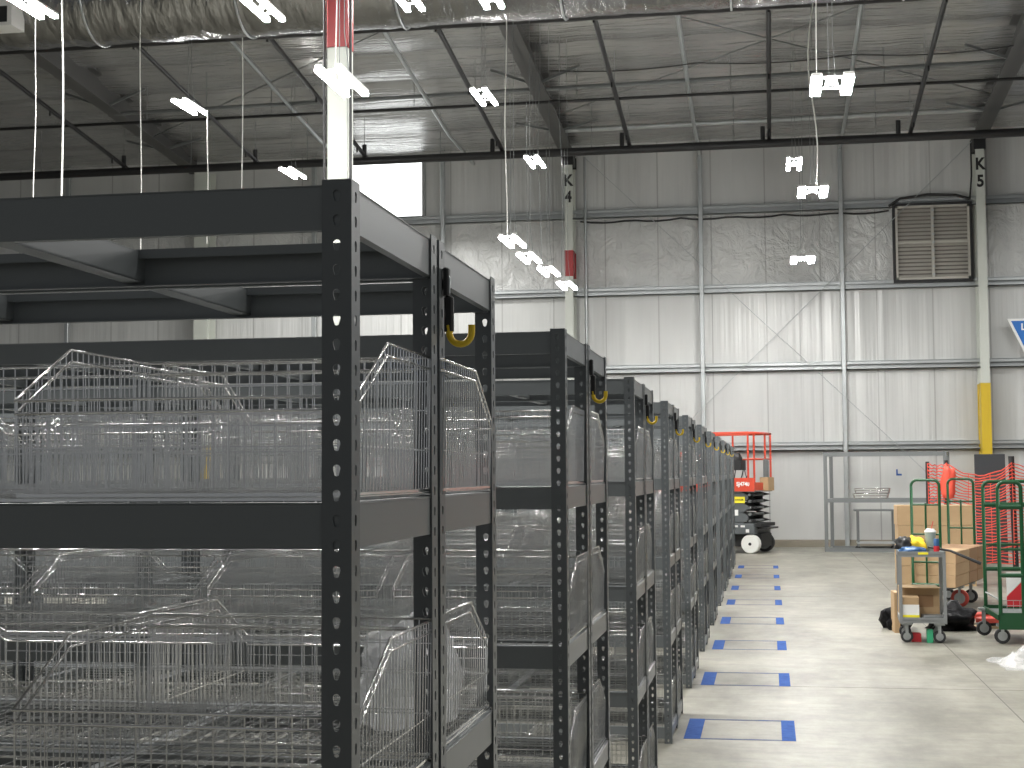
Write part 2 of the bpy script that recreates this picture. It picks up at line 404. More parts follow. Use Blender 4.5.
# roof pipework
def pipe(pts, r, m, name, label, cat='pipe', group=None, n=10):
    return tag(MB().tube(pts, r, n).build(name, M[m]), label, cat, group)
def main(y, z, r, label, branch=(), group='sprinkler mains under the roof'):
    t = thing('sprinkler_main', label, 'pipe', (0, y, z), 0, group)
    MB().tube([(XL + 1, 0, 0), (XR - 1, 0, 0)], r, 12).build('pipe', M['black_pipe'], t)
    for x in (-16.2, -12.6, -9.9, -6.9, -3.6, -.6, 2.3, 5.4):
        MB().tube([(x, 0, 0), (x, 0, roof_z(y) - z - .08)], .008, 5).build('hanger_rod', M['galv_dark'], t)
    for x in branch:
        MB().tube([(x, 0, 0), (x, 0, .36)], .05, 8).build('riser', M['black_pipe'], t)
    return t
main(31.0, 8.53, .088, 'thick black sprinkler main crossing just in front of the back wall', (-14.2, -11.1, -8.6, -5.75, -2.95, .0, 2.75))
main(24.5, 9.40, .062, 'black sprinkler main crossing under the foil duct, nearest of the long black pipes')
main(28.6, 9.02, .032, 'thinnest black pipe crossing halfway between the two thick black mains')
BX = {-14.2: 'leftmost', -11.1: 'second from left', -8.6: 'third from left', -5.55: 'left of the roof beam over the column marked K 4', -2.8: 'right of the roof beam over the column marked K 4', .13: 'in the middle of the right half', 3.0: 'left of the roof beam over the column marked K 5'}
for x, lb in BX.items():
    t = thing('sprinkler_branch', 'black sprinkler branch ' + lb, 'pipe', (x, 0, 0), 0, 'sprinkler branch pipes')
    def bz(y): return 8.66 + .125 * (31 - y)
    MB().tube([(0, 31.3, bz(31.3)), (0, 12, bz(12))], .045, 8).build('pipe', M['black_pipe'], t)
    for k in range(5):
        y = 30.4 - 2.9 * k
        MB().tube([(0, y, bz(y) - .02), (0, y, bz(y) - .14)], .02, 6).build('sprinkler_head', M['black_pipe'], t)
        MB().tube([(.0, y + .6, bz(y + .6)), (0, y + .6, roof_z(y + .6) - .1)], .007, 4).build('hanger_rod', M['galv_dark'], t)
for x, lb in ((-9.6, 'left of the tall red-topped column'), (-6.7, 'beside the shiny part of the roof, right of the red-topped column'), (-1.43, 'meeting the wall post left of the lift'), (1.70, 'meeting the wall post behind the grey shelf frame')):
    pipe([(x, 33.7, 8.95), (x, 31, 9.02), (x, 12, 9.02 + .118 * 19)], .04, 'galv', 'roof_conduit', 'grey roof conduit ' + lb, 'conduit', 'roof conduits')
pipe([(-4.3, 29.0, 9.39), (4.7, 29.0, 9.47)], .045, 'galv_dark', 'cross_tube', 'grey tube spanning between the two right roof beams, farther from the wall', group='cross tubes between roof beams')
pipe([(-4.3, 32.0, 9.24), (4.7, 32.0, 9.28)], .055, 'galv', 'cross_tube', 'pale grey tube spanning between the two right roof beams, nearer the wall', group='cross tubes between roof beams')
pipe([(-13.5, 29.0, 9.33), (-4.6, 29.0, 9.39)], .04, 'galv_dark', 'cross_tube', 'grey tube spanning between the two left roof beams', group='cross tubes between roof beams')
# thin bracing cables under the roof
for a, b, lb in (((-4.3, 31, 9.35), (4.6, 23.5, 9.95), 'rising right from the beam over the column marked K 4'), ((4.6, 31, 9.35), (-4.3, 23.5, 9.95), 'rising left from the beam over the column marked K 5'), ((-13.5, 31, 9.3), (-4.6, 24, 9.9), 'rising right across the left roof bay')):
    pipe([a, b], .012, 'galv_dark', 'roof_brace_cable', 'thin roof bracing cable ' + lb, 'cable', 'roof bracing cables', 5)
pipe(sagline(-4.0, 4.5, 9.35, .08, 3, 27.5), .012, 'wire_black', 'roof_cable', 'thin black cable drooping across the right part of the roof', 'cable', None, 5)
# grey cable tray wall piece high right
# duct
t = thing('air_duct', 'large round foil-wrapped air duct crossing the top of the picture', 'duct', (0, 21.3, 9.12))
mb = MB(); n = 40; nxd = 160
vs = []; x0, x1 = -19., 3.4
for i in range(nxd + 1):
    x = x0 + (x1 - x0) * i / nxd
    band = (i % 9 == 0)
    for k in range(n):
        a = 2 * pi * k / n
        rr = .70 + random.uniform(-.010, .010) + (.012 if band else 0) - .02 * abs(sin(a)) * random.random()
        vs.append((x, rr * cos(a), rr * sin(a)))
fs = [(i * n + k, i * n + (k + 1) % n, (i + 1) * n + (k + 1) % n, (i + 1) * n + k) for i in range(nxd) for k in range(n)]
mb.add(vs, fs, True); mb.add(vs[:n], [tuple(range(n))]); mb.add(vs[-n:], [tuple(range(n - 1, -1, -1))])
mb.build('wrap', M['duct'], t)
for k in range(9):
    x = -17.5 + 2.44 * k
    MB().tube([(x, 0.72 * cos(a), .72 * sin(a)) for a in [2 * pi * j / 24 for j in range(24)]], .018, 6, closed=True).build('strap', M['galv'], t)
    MB().tube([(x, 0, .7), (x, 0, 1.5)], .01, 5).build('hanger_rod', M['galv_dark'], t)
g = MB().box(-12.05, -11.15, -.95, -.55, -.62, -.22).build('grille_box', M['lamp_body'], t)
mb = MB()
for k in range(4): mb.box(-12.0 + .21 * k, -11.85 + .21 * k, -.962, -.95, -.57, -.33)
mb.build('grille_slots', M['black'], g)

# ------------------------------------------------------------------ lamps
def make_lamp(gap, length, hub, wd_, lm='lamp'):
    t = thing('twin_strip_lamp', 'lamp', 'lamp')
    for s in (-1, 1):
        x = s * gap / 2; w = wd_
        h = MB().bevbox(x - w, x + w, -length / 2, length / 2, .012, .05, .01).build('housing', M['lamp_body'], t)
        MB().box(x - w * .92, x + w * .92, -length / 2 + .01, length / 2 - .01, -.024, .012).build('diffuser', M[lm], h)
    for s in (-1, 1): MB().box(-gap / 2, gap / 2, s * length * .31 - .02, s * length * .31 + .02, .02, .04).build('cross_bar', M['lamp_body'], t)
    MB().lathe((0, 0, .0), [(.02, .10), (hub, .08), (hub, .0), (hub * .7, -.02)], 16).build('driver_can', M['galv'], t)
    return t
L1 = make_lamp(.20, 1.0, .035, .034); L2 = make_lamp(.34, .75, .07, .06, 'lamp_bright')
lamps = [
 (L1, -4.08, 13.9, 5.555, 'twin strip lamp hanging in front of the tall red-topped column'),
 (L1, -6.01, 17.0, 7.39, 'twin strip lamp at the top edge, left of the red-topped column'),
 (L1, -9.06, 17.0, 7.61, 'twin strip lamp in the top left corner'),
 (L1, -9.58, 23.5, 7.94, 'twin strip lamp among roof pipes left of the red-topped column'),
 (L1, -9.44, 28.6, 7.82, 'small twin strip lamp just above the nearest rack, left of the red-topped column'),
 (L1, -4.36, 22.8, 7.67, 'twin strip lamp below the roof left of the K 4 roof beam'),
 (L1, -4.28, 27.5, 7.60, 'twin strip lamp just below the thick black main, left of K 4'),
 (L1, -4.56, 18.5, 7.90, 'twin strip lamp under the duct at the top edge, the left of two'),
 (L1, -3.48, 18.5, 7.87, 'twin strip lamp under the duct at the top edge, the right of two'),
 (L1, .55, 27.0, 7.25, 'twin strip lamp in front of the wall under the thick black main, right'),
 (L1, -3.79, 22.1, 5.22, 'nearest and highest of the four low lamps in a line by K 4'),
 (L1, -3.81, 23.8, 5.21, 'second nearest of the four low lamps in a line by K 4'),
 (L1, -3.72, 25.4, 5.20, 'third nearest of the four low lamps in a line by K 4'),
 (L1, -3.67, 27.4, 5.20, 'farthest and lowest of the four low lamps in a line by K 4'),
 (L2, .76, 16.5, 5.95, 'largest brightest twin lamp at upper right, nearest over the aisle'),
 (L2, .76, 23.5, 6.07, 'middle twin lamp over the aisle, against the wall'),
 (L2, .73, 29.4, 5.83, 'farthest and lowest twin lamp over the aisle, against the crinkled wall strip'),
]
tr = tree_of(None); used = set()
for src, x, y, z, lb in lamps:
    o = src if src not in used else copy_tree(src, tr); used.add(src)
    o.location = (x, y, z); o.name = 'twin_strip_lamp'; o['label'] = lb; o['group'] = 'hanging warehouse lamps'
    MB().tube([(-.03, 0, .08), (-.03, 0, min(2.6, roof_z(y) - z - .1))], .005, 4, caps=False).tube([(.05, .1, .04), (.02, 0, .5), (.03, 0, roof_z(y) - z - .1)], .005, 4, caps=False).build('hanger_cord', M['galv_dark'], o)
# loose pale cords
def cord(x, y, z0, z1, lb, amp=.03, r=.010, m='cord'):
    pts = []; k = 14
    ph = random.uniform(0, 6)
    for i in range(k + 1):
        t = i / k; pts.append((x + amp * sin(ph + t * 7) * sin(pi * t), y + amp * cos(ph + t * 5), z1 + (z0 - z1) * t))
    tag(MB().tube(pts, r, 5).build('hanging_power_line', M[m]), lb, 'cord', 'cords hanging from the roof')
cord(-8.98, 17.0, 4.9, 7.62, 'pale cord hanging from the lamp in the top left corner', .01, .006)
cord(-8.72, 17.2, 4.9, 10.9, 'thick white cord hanging left of the upper pipes, beside the top left lamp', .02, .012)
cord(-8.9, 20.0, 4.9, 11.0, 'grey cord hanging left of the lamp among the roof pipes', .02, .008)
cord(-9.3, 23.6, 5.6, 7.9, 'white cord hanging from the lamp among the roof pipes', .01, .010)
cord(-8.1, 22.0, 5.6, 10.5, 'thin pale cord hanging right of the lamp among the roof pipes', .01, .009)
cord(-3.86, 22.0, 5.3, 9.6, 'long white cord hanging to the nearest of the four low lamps', .02, .009)
cord(.82, 23.4, 6.15, 11 - .6, 'white looping cord hanging to the middle lamp over the aisle', .10, .012)
cord(.60, 16.5, 6.0, 11.1, 'thin cord holding the nearest lamp over the aisle', .02, .006)
cord(-3.80, 25.0, 5.3, 10.1, 'thin grey cord hanging to the third of the four low lamps', .03, .006, 'galv_dark')
cord(-3.74, 27.2, 5.3, 9.9, 'thin grey cord hanging to the farthest of the four low lamps', .03, .006, 'galv_dark')

# ------------------------------------------------------------------ racks
RX, Y0, P = -.619, 2.158, 2.4
BAY, DEP = 2.44, .588
LEV = (2.132, 1.647, 1.155, .665, .10)
BH = .070
def keyhole():
    # star shaped about (0,0): round head on top, tapering foot
    pts = []
    for a in (200, 180, 155, 130, 105, 80, 55, 30, 5, -20):
        pts.append((.0060 * cos(R(a)), .003 + .0060 * sin(R(a))))
    pts += [(.0032, -.0078), (0, -.0088), (-.0032, -.0078)]
    return pts
def make_upright(H, sx, sy):
    """L post, corner at the origin, flanges along sx*X and sy*Y, keyholes punched down both"""
    mb = MB(); wd, th, pt = .047, .0022, .0381
    kh = keyhole(); n = len(kh)
    def cell(z0, z1, put, hole=True):
        cz = (z0 + z1) / 2; hw = wd / 2; hh = (z1 - z0) / 2
        if not hole:
            for d in (0, th):
                mb.add([put(-hw, z0, d), put(hw, z0, d), put(hw, z1, d), put(-hw, z1, d)], [(0, 1, 2, 3)])
            return
        out = []
        for a, b in kh:
            k = 1 / max(abs(a) / hw, abs(b) / hh, 1e-6); out.append([a * k, b * k])
        corners = [(-hw, -hh), (hw, -hh), (hw, hh), (-hw, hh)]
        for c in corners:       # snap the nearest ray ends to the corners
            j = min(range(n), key=lambda i: (math.atan2(out[i][1] / hh, out[i][0] / hw) - math.atan2(c[1] / hh, c[0] / hw)) ** 2)
            out[j] = list(c)
        vs = []; fs = []
        for d in (0, th):
            vs += [put(a, cz + b, d) for a, b in kh] + [put(a, cz + b, d) for a, b in out]
        for k in range(n):
            j = (k + 1) % n
            fs += [(k, j, n + j, n + k), (2 * n + k, 3 * n + k, 3 * n + j, 2 * n + j), (k, 2 * n + k, 2 * n + j, j)]
        mb.add(vs, fs)
    for fl in (0, 1):
        def put(a, z, d, fl=fl):
            t = a + wd / 2
            return (sx * t, sy * d, z) if fl == 0 else (sx * d, sy * t, z)
        z = 0.
        m = int(H / pt)
        for k in range(m): cell(k * pt, (k + 1) * pt, put)
        if H - m * pt > 1e-3: cell(m * pt, H, put, False)
        # rims
        a, b = put(wd / 2, 0, 0), put(wd / 2, 0, th)
        mb.add([a, b, (b[0], b[1], H), (a[0], a[1], H)], [(0, 1, 2, 3)])
        c = put(-wd / 2, H, 0); d2 = put(wd / 2, H, 0); e = put(wd / 2, H, th); f = put(-wd / 2, H, th)
        mb.add([c, d2, e, f], [(0, 1, 2, 3)])
    me = mb.mesh('upright', M['rack']); return me
UP = {(sx, sy): make_upright(2.14, sx, sy) for sx in (-1, 1) for sy in (-1, 1)}
def channel(L, axis, inward, h=BH):
    """beam: outer plate with a lip at top and bottom turned inward; spans 0..L along axis, top at z=0"""
    mb = MB(); t = .002; lip = .032
    def bx(a0, a1, b0, b1, z0, z1):
        b0, b1 = sorted((b0 * inward, b1 * inward))
        if axis == 'x': mb.box(a0, a1, b0, b1, z0, z1)
        else: mb.box(b0, b1, a0, a1, z0, z1)
    bx(0, L, 0, t, -h, 0)
    e = [(-.0014 * inward, -.0024), (.0060 * inward, .0006), (.0060 * inward, -.0024)]
    vs = [((a, b, z) if axis == 'x' else (b, a, z)) for a in (0, L) for b, z in e]
    mb.add(vs, [(0, 1, 4, 3), (1, 2, 5, 4), (2, 0, 3, 5), (0, 2, 1), (3, 4, 5)])
    bx(0, L, t, lip, -t, 0); bx(0, L, t, lip * .5, -h, -h + t); bx(0, L, lip - t, lip, -.018, -t)
    return mb.mesh('beam', M['rack_beam'])
LB = BAY - .0 
BEAMX = {1: channel(BAY - .03, 'x', 1), -1: channel(BAY - .03, 'x', -1)}
BEAMY = {1: channel(DEP - .06, 'y', 1), -1: channel(DEP - .06, 'y', -1)}
mb = MB(); mb.box(-.02, .02, .004, DEP - .004, -.062, -.058).box(-.02, -.018, .004, DEP - .004, -.062, -.004).box(.018, .02, .004, DEP - .004, -.062, -.004).box(-.02, .02, .004, DEP - .004, -.006, -.003)
TIE = mb.mesh('tie_bar', M['rack_beam'])
def make_deck(nx=49, r=.0017):
    mb = MB(); x0, x1 = .01, BAY - .01; y0, y1 = .012, DEP - .012
    for i in range(nx):
        x = x0 + (x1 - x0) * i / (nx - 1); mb.tube([(x, y0, -.012), (x, y0 + .004, .005), (x, y1 - .004, .005), (x, y1, -.012)], r, 4, caps=False, smooth=False)
    for j in range(7):
        y = y0 + .006 + (y1 - y0 - .012) * j / 6; mb.wire((x0, y, .0015), (x1, y, .0015), .0028)
    return mb.mesh('wire_deck', M['chrome'])
DECK = make_deck()
ORD = ['nearest', 'second', 'third', 'fourth', 'fifth', 'sixth', 'seventh', 'eighth', 'ninth', 'tenth', 'eleventh']
BAYN = ['beside the aisle', 'second from the aisle', 'third from the aisle', '', '', '', '']
NR = 11
def unit_parts(t):
    for (x, sx) in ((0, 1), (BAY, -1)):
        for (y, sy) in ((0, 1), (DEP, -1)):
            ob('upright', UP[(sx, sy)], t, (x, y, 0))
    for z in LEV:
        ob('long_beam', BEAMX[1], t, (.015, .0035, z)); ob('long_beam', BEAMX[-1], t, (.015, DEP - .0035, z))
        ob('end_beam', BEAMY[1], t, (.0035, .03, z)); ob('end_beam', BEAMY[-1], t, (BAY - .0035, .03, z))
        for k in (1, 2, 3): ob('tie_bar', TIE, t, (BAY * k / 4, 0, z))
        if z < 2.: ob('wire_deck', DECK, t, (0, 0, z + .003))
def simple_unit():
    mb = MB()
    def take(me, off):
        mb.add([tuple(v.co[i] + off[i] for i in range(3)) for v in me.vertices], [tuple(p.vertices) for p in me.polygons])
    for x, sx in ((0, 1), (BAY, -1)):
        for y, sy in ((0, 1), (DEP, -1)):
            for fl in (0, 1):
                if fl == 0: mb.box(*sorted((x, x + sx * .047)), *sorted((y, y + sy * .0022)), 0, 2.14)
                else: mb.box(*sorted((x, x + sx * .0022)), *sorted((y, y + sy * .047)), 0, 2.14)
    for z in LEV:
        take(BEAMX[1], (.015, .0035, z)); take(BEAMX[-1], (.015, DEP - .0035, z)); take(BEAMY[1], (.0035, .03, z)); take(BEAMY[-1], (BAY - .0035, .03, z))
        for k in (1, 2, 3): take(TIE, (BAY * k / 4, 0, z))
    n0 = len(mb.f)
    for z in LEV[1:]: take(DECK, (0, 0, z + .003))
    me = mb.mesh('shelving_unit', M['rack_beam']); me.materials.append(M['chrome'])
    me.polygons.foreach_set('material_index', [0] * n0 + [1] * (len(mb.f) - n0)); return me
SIMPLE = simple_unit()
proto = None; ptree = None; bays = {}
for k in range(NR):
    for half in (0, 1):
        y = Y0 + P * k + half * (DEP + .022)
        j = 0
        while True:
            xr = RX - BAY * j
            if j and (j > 1 or xr < -.60 * (y + DEP)): break
            lb = 'dark grey shelving bay %s, %s half of the %s rack row' % (BAYN[min(j, 6)], ('front', 'back')[half], ORD[k])
            if j == 0 or k < 3:
                if proto is None:
                    proto = thing('shelving_unit', lb, 'shelf'); unit_parts(proto); ptree = tree_of(None); o = proto
                else: o = copy_tree(proto, ptree)
            else:
                o = ob('shelving_unit', SIMPLE)
            tag(o, lb, 'shelf', 'boltless shelving bays'); o.location = (xr - BAY, y, 0)
            bays.setdefault(k, 0); bays[k] = max(bays[k], j + 1)
            j += 1
    print('row', k, 'bays', bays[k])

# ------------------------------------------------------------------ wire baskets
BW, BD, BB, BF = .560, .520, .250, .152      # width, depth, back height, front height
def basket_mesh(step=.0254, r=.00125, rr=.0028):
    mb = MB()
    def ztop(y): return BF + (BB - BF) * min(1, y / .19)
    # verticals, front and back
    n = int(BW / step)
    for i in range(n + 1):
        x = -BW / 2 + BW * i / n
        mb.wire((x, 0, 0), (x, -.004, BF), r); mb.wire((x, BD, 0), (x, BD + .004, BB), r); mb.wire((x, 0, 0), (x, BD, 0), r)
    n = int(BD / .021)
    for s in (-1, 1):
        for i in range(n + 1):
            y = BD * i / n; mb.wire((s * BW / 2, y, 0), (s * (BW / 2 + .004), y, ztop(y)), r)
    for i in range(9):
        y = BD * i / 8; mb.wire((-BW / 2, y, -.002), (BW / 2, y, -.002), r * 1.3)
    w = BW / 2
    for z, q in ((.0, rr), (.075, r * 1.2)):
        mb.tube([(-w, 0, z), (w, 0, z), (w, BD, z), (-w, BD, z)], q, 4, closed=True, smooth=False)
    for y, z in ((0, .108), (BD, .15), (BD, .205)): mb.wire((-w, y, z), (w, y, z), r * 1.2)
    for dz, o in ((0, .004), (-.021, .003)):
        a = [(-w - o, -.004, BF + dz), (w + o, -.004, BF + dz), (w + o, .19, BB + dz), (w + o, BD + .004, BB + dz), (-w - o, BD + .004, BB + dz), (-w - o, .19, BB + dz)]
        mb.tube(a, rr, 5, closed=True, smooth=True)
    return mb.mesh('wire_basket', M['chrome'])
BASK = basket_mesh()
slots = []
NTH = ['first', 'second', 'third', 'fourth', 'fifth', 'sixth', 'seventh', 'eighth', 'ninth', 'tenth', 'eleventh', 'twelfth', 'thirteenth', 'fourteenth', 'fifteenth', 'sixteenth', 'seventeenth', 'eighteenth', 'nineteenth', 'twentieth'] + ['%dth' % i for i in range(21, 40)]
SHN = {1: 'top', 2: 'second', 3: 'third', 4: 'bottom'}
for k in range(NR):
    for half in (0, 1):
        yf = Y0 + P * k + half * (DEP + .022)
        for li in (1, 2, 3, 4):
            for i in range(min(4 if k < 2 else 3, 4 * bays[k])):
                x = RX - .010 - BW / 2 - .61 * i
                z = LEV[li] + .012
                y = yf + (.058 if half == 0 else DEP - .058)
                pts = [(x + a, yf + b, z + c) for a in (-.27, .27) for b in (.03, .55) for c in (0, .24)]
                if not any(in_view(p, 0) for p in pts): continue
                if k == 0 and half == 0 and i == 1: continue
                slots.append((k, half, li, i, x, y, z))
# the 300 that show largest: near rows first, and the ones beside the aisle before those deep in the rows
def score(s):
    k, half, li, i, x, y, z = s
    hidden = 1.0
    if k >= 4 and i > 0: hidden = 1.9
    return y * hidden
slots.sort(key=score)
# order along a row for the labels stays the count from the aisle
first = None
for n, (k, half, li, i, x, y, z) in enumerate(slots[:300]):
    o = ob('wire_basket', BASK)
    o.location = (x + random.uniform(-.006, .006), y + random.uniform(-.006, .006), z)
    if half: o.rotation_euler.z = pi
    o.rotation_euler.z += random.uniform(-.012, .012)
    tag(o, 'wire basket, %s from the aisle on the %s shelf, %s half of %s row' % (NTH[i], SHN[li], ('front', 'back')[half], ORD[k]), 'basket', 'wire baskets on the shelving')
    if first is None: first = o
rest = slots[300:]
if rest:
    me = bpy.data.meshes.new('basket_points'); me.from_pydata([(s[4], s[5], s[6]) for s in rest], [], [])
    at = me.attributes.new('turn', 'FLOAT_VECTOR', 'POINT'); at.data.foreach_set('vector', [c for s in rest for c in (0, 0, pi if s[1] else 0)])
    o = ob('wire_baskets', me); tag(o, 'mass of chrome wire baskets deep inside the distant rack rows', 'baskets', None, 'stuff')
    src = bpy.data.meshes
    ng = bpy.data.node_groups.new('far_baskets', 'GeometryNodeTree')
    ng.interface.new_socket('Geometry', in_out='INPUT', socket_type='NodeSocketGeometry'); ng.interface.new_socket('Geometry', in_out='OUTPUT', socket_type='NodeSocketGeometry')
    gi = ng.nodes.new('NodeGroupInput'); go = ng.nodes.new('NodeGroupOutput'); ip = ng.nodes.new('GeometryNodeInstanceOnPoints'); oi = ng.nodes.new('GeometryNodeObjectInfo')
    na = ng.nodes.new('GeometryNodeInputNamedAttribute'); na.data_type = 'FLOAT_VECTOR'; na.inputs[0].default_value = 'turn'
    oi.inputs['Object'].default_value = first; oi.inputs['As Instance'].default_value = True
    ng.links.new(gi.outputs[0], ip.inputs['Points']); ng.links.new(oi.outputs['Geometry'], ip.inputs['Instance']); ng.links.new(na.outputs['Attribute'], ip.inputs['Rotation']); ng.links.new(ip.outputs[0], go.inputs[0])
    md = o.modifiers.new('instances', 'NODES'); md.node_group = ng
print('baskets', len(slots))

M['poly'] = principled('clear_poly_bag', (.88, .89, .90), .10, bump=((22, 22, 22), .9, .02), alpha=.45, spec=.8)
def poly_bag(x, y, z, sx, sy, sz, seed, lb):
    from mathutils import noise
    import bmesh
    bm = bmesh.new(); bmesh.ops.create_icosphere(bm, subdivisions=4, radius=1)
    for v in bm.verts:
        n = noise.noise(v.co * 1.8 + Vector((seed, 0, 0))) + .5 * abs(noise.noise(v.co * 5 + Vector((0, seed, 0))))
        c = v.co * (1 + .35 * n); v.co = Vector((max(-1, min(1, c.x)) * sx, max(-1, min(1, c.y)) * sy, (max(c.z, -.5) + .5) * sz))
    me = bpy.data.meshes.new('clear_plastic_bag'); bm.to_mesh(me); bm.free(); me.materials.append(M['poly'])
    o = tag(ob('clear_plastic_bag', me, None, (x, y, z)), lb, 'plastic bag', 'clear bags in the baskets')
poly_bag(-.76, 3.06, 1.18, .11, .17, .13, 3, 'crumpled clear plastic bag in the rear basket on the second shelf of the nearest row')

# yellow hooks on the middle posts facing the aisle
def make_hook():
    t = thing('utility_hook', 'hook', 'hook')
    MB().bevbox(-.001, .012, -.008, .014, -.02, .035, .003).bevbox(.002, .02, -.006, .010, -.09, -.02, .004).build('bracket', M['black'], t)
    MB().tube([(.010, 0, -.015), (.012, 0, .012), (.008, 0, .02)], .004, 6).build('clip', M['galv'], t)
    pts = [(.010, 0, -.078)]
    for a in range(180, 361, 15): pts.append((.034 + .022 * cos(R(a)), 0, -.092 + .022 * sin(R(a)) * 1.05))
    pts.append((.056, 0, -.078))
    MB().tube(pts, .0068, 10).build('hook_arm', M['yellow_hook'], t)
    return t
hk = make_hook(); htree = tree_of(None)
for k in range(NR - 1):
    o = hk if k == 0 else copy_tree(hk, htree)
    o.location = (RX + .001, Y0 + P * k + DEP + .022 + .03, 2.055)
    o['label'] = 'yellow coated hook on the middle post of the %s rack row' % ORD[k]; o['group'] = 'yellow hooks on the rack ends'

# tape rectangles on the floor
for k in range(8):
    y = 9.55 + 2.4 * k
    t = thing('floor_tape', '%s blue tape rectangle on the floor beside the rack ends' % ['nearest', 'second nearest', 'third nearest', 'fourth nearest', 'fifth nearest', 'third farthest', 'second farthest', 'farthest'][k], 'tape', (0, y, 0), 0, 'blue tape rectangles')
    MB().box(-.56, -.455, 0, .77, .0005, .0022).build('tape_end', M['blue_tape'], t)
    MB().box(.055, .143, .0, .77, .0005, .0022).build('tape_end', M['blue_tape'], t)
    MB().box(-.455, .055, .0, .030, .0005, .0018).build('tape_line', M['blue_tape_thin'], t)
    MB().box(-.455, .055, .735, .77, .0005, .0018).build('tape_line', M['blue_tape_thin'], t)
# saw-cut joints in the slab
M['joint'] = principled('floor_joint', (.16, .155, .14), .9)
struct(MB().box(1.655, 1.663, -6, WY - .2, .0002, .0010).build('trim_9', M['joint']))
struct(MB().box(-8, 12, 11.95, 11.958, .0002, .0010).box(-8, 12, 20.5, 20.51, .0002, .001).build('trim_10', M['joint']))

# ------------------------------------------------------------------ scissor lift
t = thing('scissor_lift', 'orange and grey scissor lift parked at the back wall beyond the racks', 'lift', (-.30, 31.0, 0), R(-18))
# local: x to the left is negative, y away; near right corner at the origin
def wheel(cx, cy, r, w, parent, name='wheel', hub='white_wheel', tire='white_wheel'):
    o = MB().lathe((cx, cy, r), [(r * .93, -w / 2), (r, -w / 2 + .012), (r, w / 2 - .012), (r * .93, w / 2)], 28, 'y').build(name, M[tire], parent)
    MB().lathe((cx, cy - w / 2, r), [(r * .74, -.002), (r * .68, .004), (r * .2, .006)], 28, 'y').build('rim', M[hub], o)
    MB().lathe((cx, cy - w / 2 - .012, r), [(.03, -.006), (.035, .02)], 14, 'y').build('hub_cap', M['black'], o)
    return o
for (cx, cy, tr_, hb) in ((-.12, .12, 'white_wheel', 'white_wheel'), (-2.1, .12, 'white_wheel', 'white_wheel'), (-.12, 1.03, 'rubber', 'galv'), (-2.1, 1.03, 'rubber', 'galv')):
    wheel(cx, cy, .195, .16, t, hub=hb, tire=tr_)
MB().bevbox(-2.35, .06, .22, .95, .13, .42, .03).build('chassis', M['black'], t)
MB().bevbox(-2.35, -.02, .03, 1.12, .40, .62, .02).build('side_tray', M['lift_grey'], t)
MB().box(.0, .22, .2, .9, .50, .535).box(-.02, .10, .1, 1.05, .55, .62).build('step', M['black'], t)
for i in range(3):
    z = .64 + .21 * i
    for yy in (.06, 1.02):
        MB().prism([(-2.3, z), (-.26, z), (-.16, z + .06), (-.16, z + .13), (-.26, z + .19), (-2.3, z + .19)], yy, yy + .05).build('scissor_plate', M['lift_grey'], t)
for yy in (.12, .92):
    for i in range(5):
        z = .60 + .135 * i
        MB().prism([(-.34, z), (-.08, z + .05), (.03, z + .07), (-.08, z + .10), (-.34, z + .145), (-.20, z + .07)], yy, yy + .10).build('scissor_arm', M['black'], t)
mb = MB()
for i in range(5):
    mb.cyl((-.12, .55, .67 + .135 * i), 'y', .03, 1.0, 10)
mb.build('pivot_pins', M['galv_dark'], t)
MB().bevbox(-2.3, .02, .0, 1.15, 1.27, 1.30, .01).build('deck', M['lift_grey'], t)
MB().box(-2.35, -.0, -.01, .012, 1.28, 1.56).box(-.0, .012, -.01, 1.16, 1.28, 1.46).box(-2.35, 0, 1.15, 1.17, 1.28, 1.46).build('toe_board', M['orange_lift'], t)
mb = MB(); r = .022
pts = [(-2.3, 0), (-1.2, 0), (-.12, 0), (0, 0.02), (0, .35), (0, 1.05), (-.01, 1.15)]
for (x, y) in ((-2.3, 0), (-1.6, 0), (-.85, 0), (-.12, 0), (0, .03), (0, .75), (0, 1.12), (-.85, 1.15), (-1.6, 1.15), (-2.3, 1.15)):
    mb.tube([(x, y, 1.46), (x, y, 2.48)], r, 8)
mb.tube([(-2.3, 0, 2.49), (0, 0, 2.49), (0, 1.15, 2.49), (-2.3, 1.15, 2.49)], .028, 8, closed=True)
mb.tube([(-.12, 0, 1.95), (0, 0, 1.95), (0, 1.15, 1.95), (-2.3, 1.15, 1.95)], .018, 8)
mb.box(-2.35, -.10, -.02, .02, 2.44, 2.52)
mb.build('guard_rail', M['orange_lift'], t)
MB().lathe((-.52, .35, 1.78), [(.13, 0), (.15, .04), (.15, .2), (.10, .3), (.04, .32)], 16).build('control_box', M['black'], t)
MB().box(-.75, -.34, .2, .5, 1.72, 1.93).build('control_box', M['black'], t)
mb = MB(); mb.tube([(-.50, .3, 1.72), (-.52, .28, 1.55), (-.42, .28, 1.45), (-.36, .3, 1.60), (-.33, .3, 1.72)], .012, 6).tube([(-.30, .3, 1.72), (-.26, .3, 1.55), (-.22, .25, 1.62)], .01, 6)
mb.build('control_cable', M['black'], t)
MB().bevbox(-.06, .13, .55, .95, 1.29, 1.57, .01).build('carton', M['cardboard'], t)
MB().bevbox(.0, .10, .6, .7, 1.57, 1.95, .02).build('document_tube', M['galv_dark'], t)
b = MB().box(-.45, -.22, .035, .055, 1.04, 1.17).build('warning_plate', M['lemon'], t)
text('lettering', 'DANGER', .045, M['letter'], b, (-.335, .033, 1.105))
MB().box(-.44, -.37, .037, .058, .78, .90).build('sticker', M['white'], t)
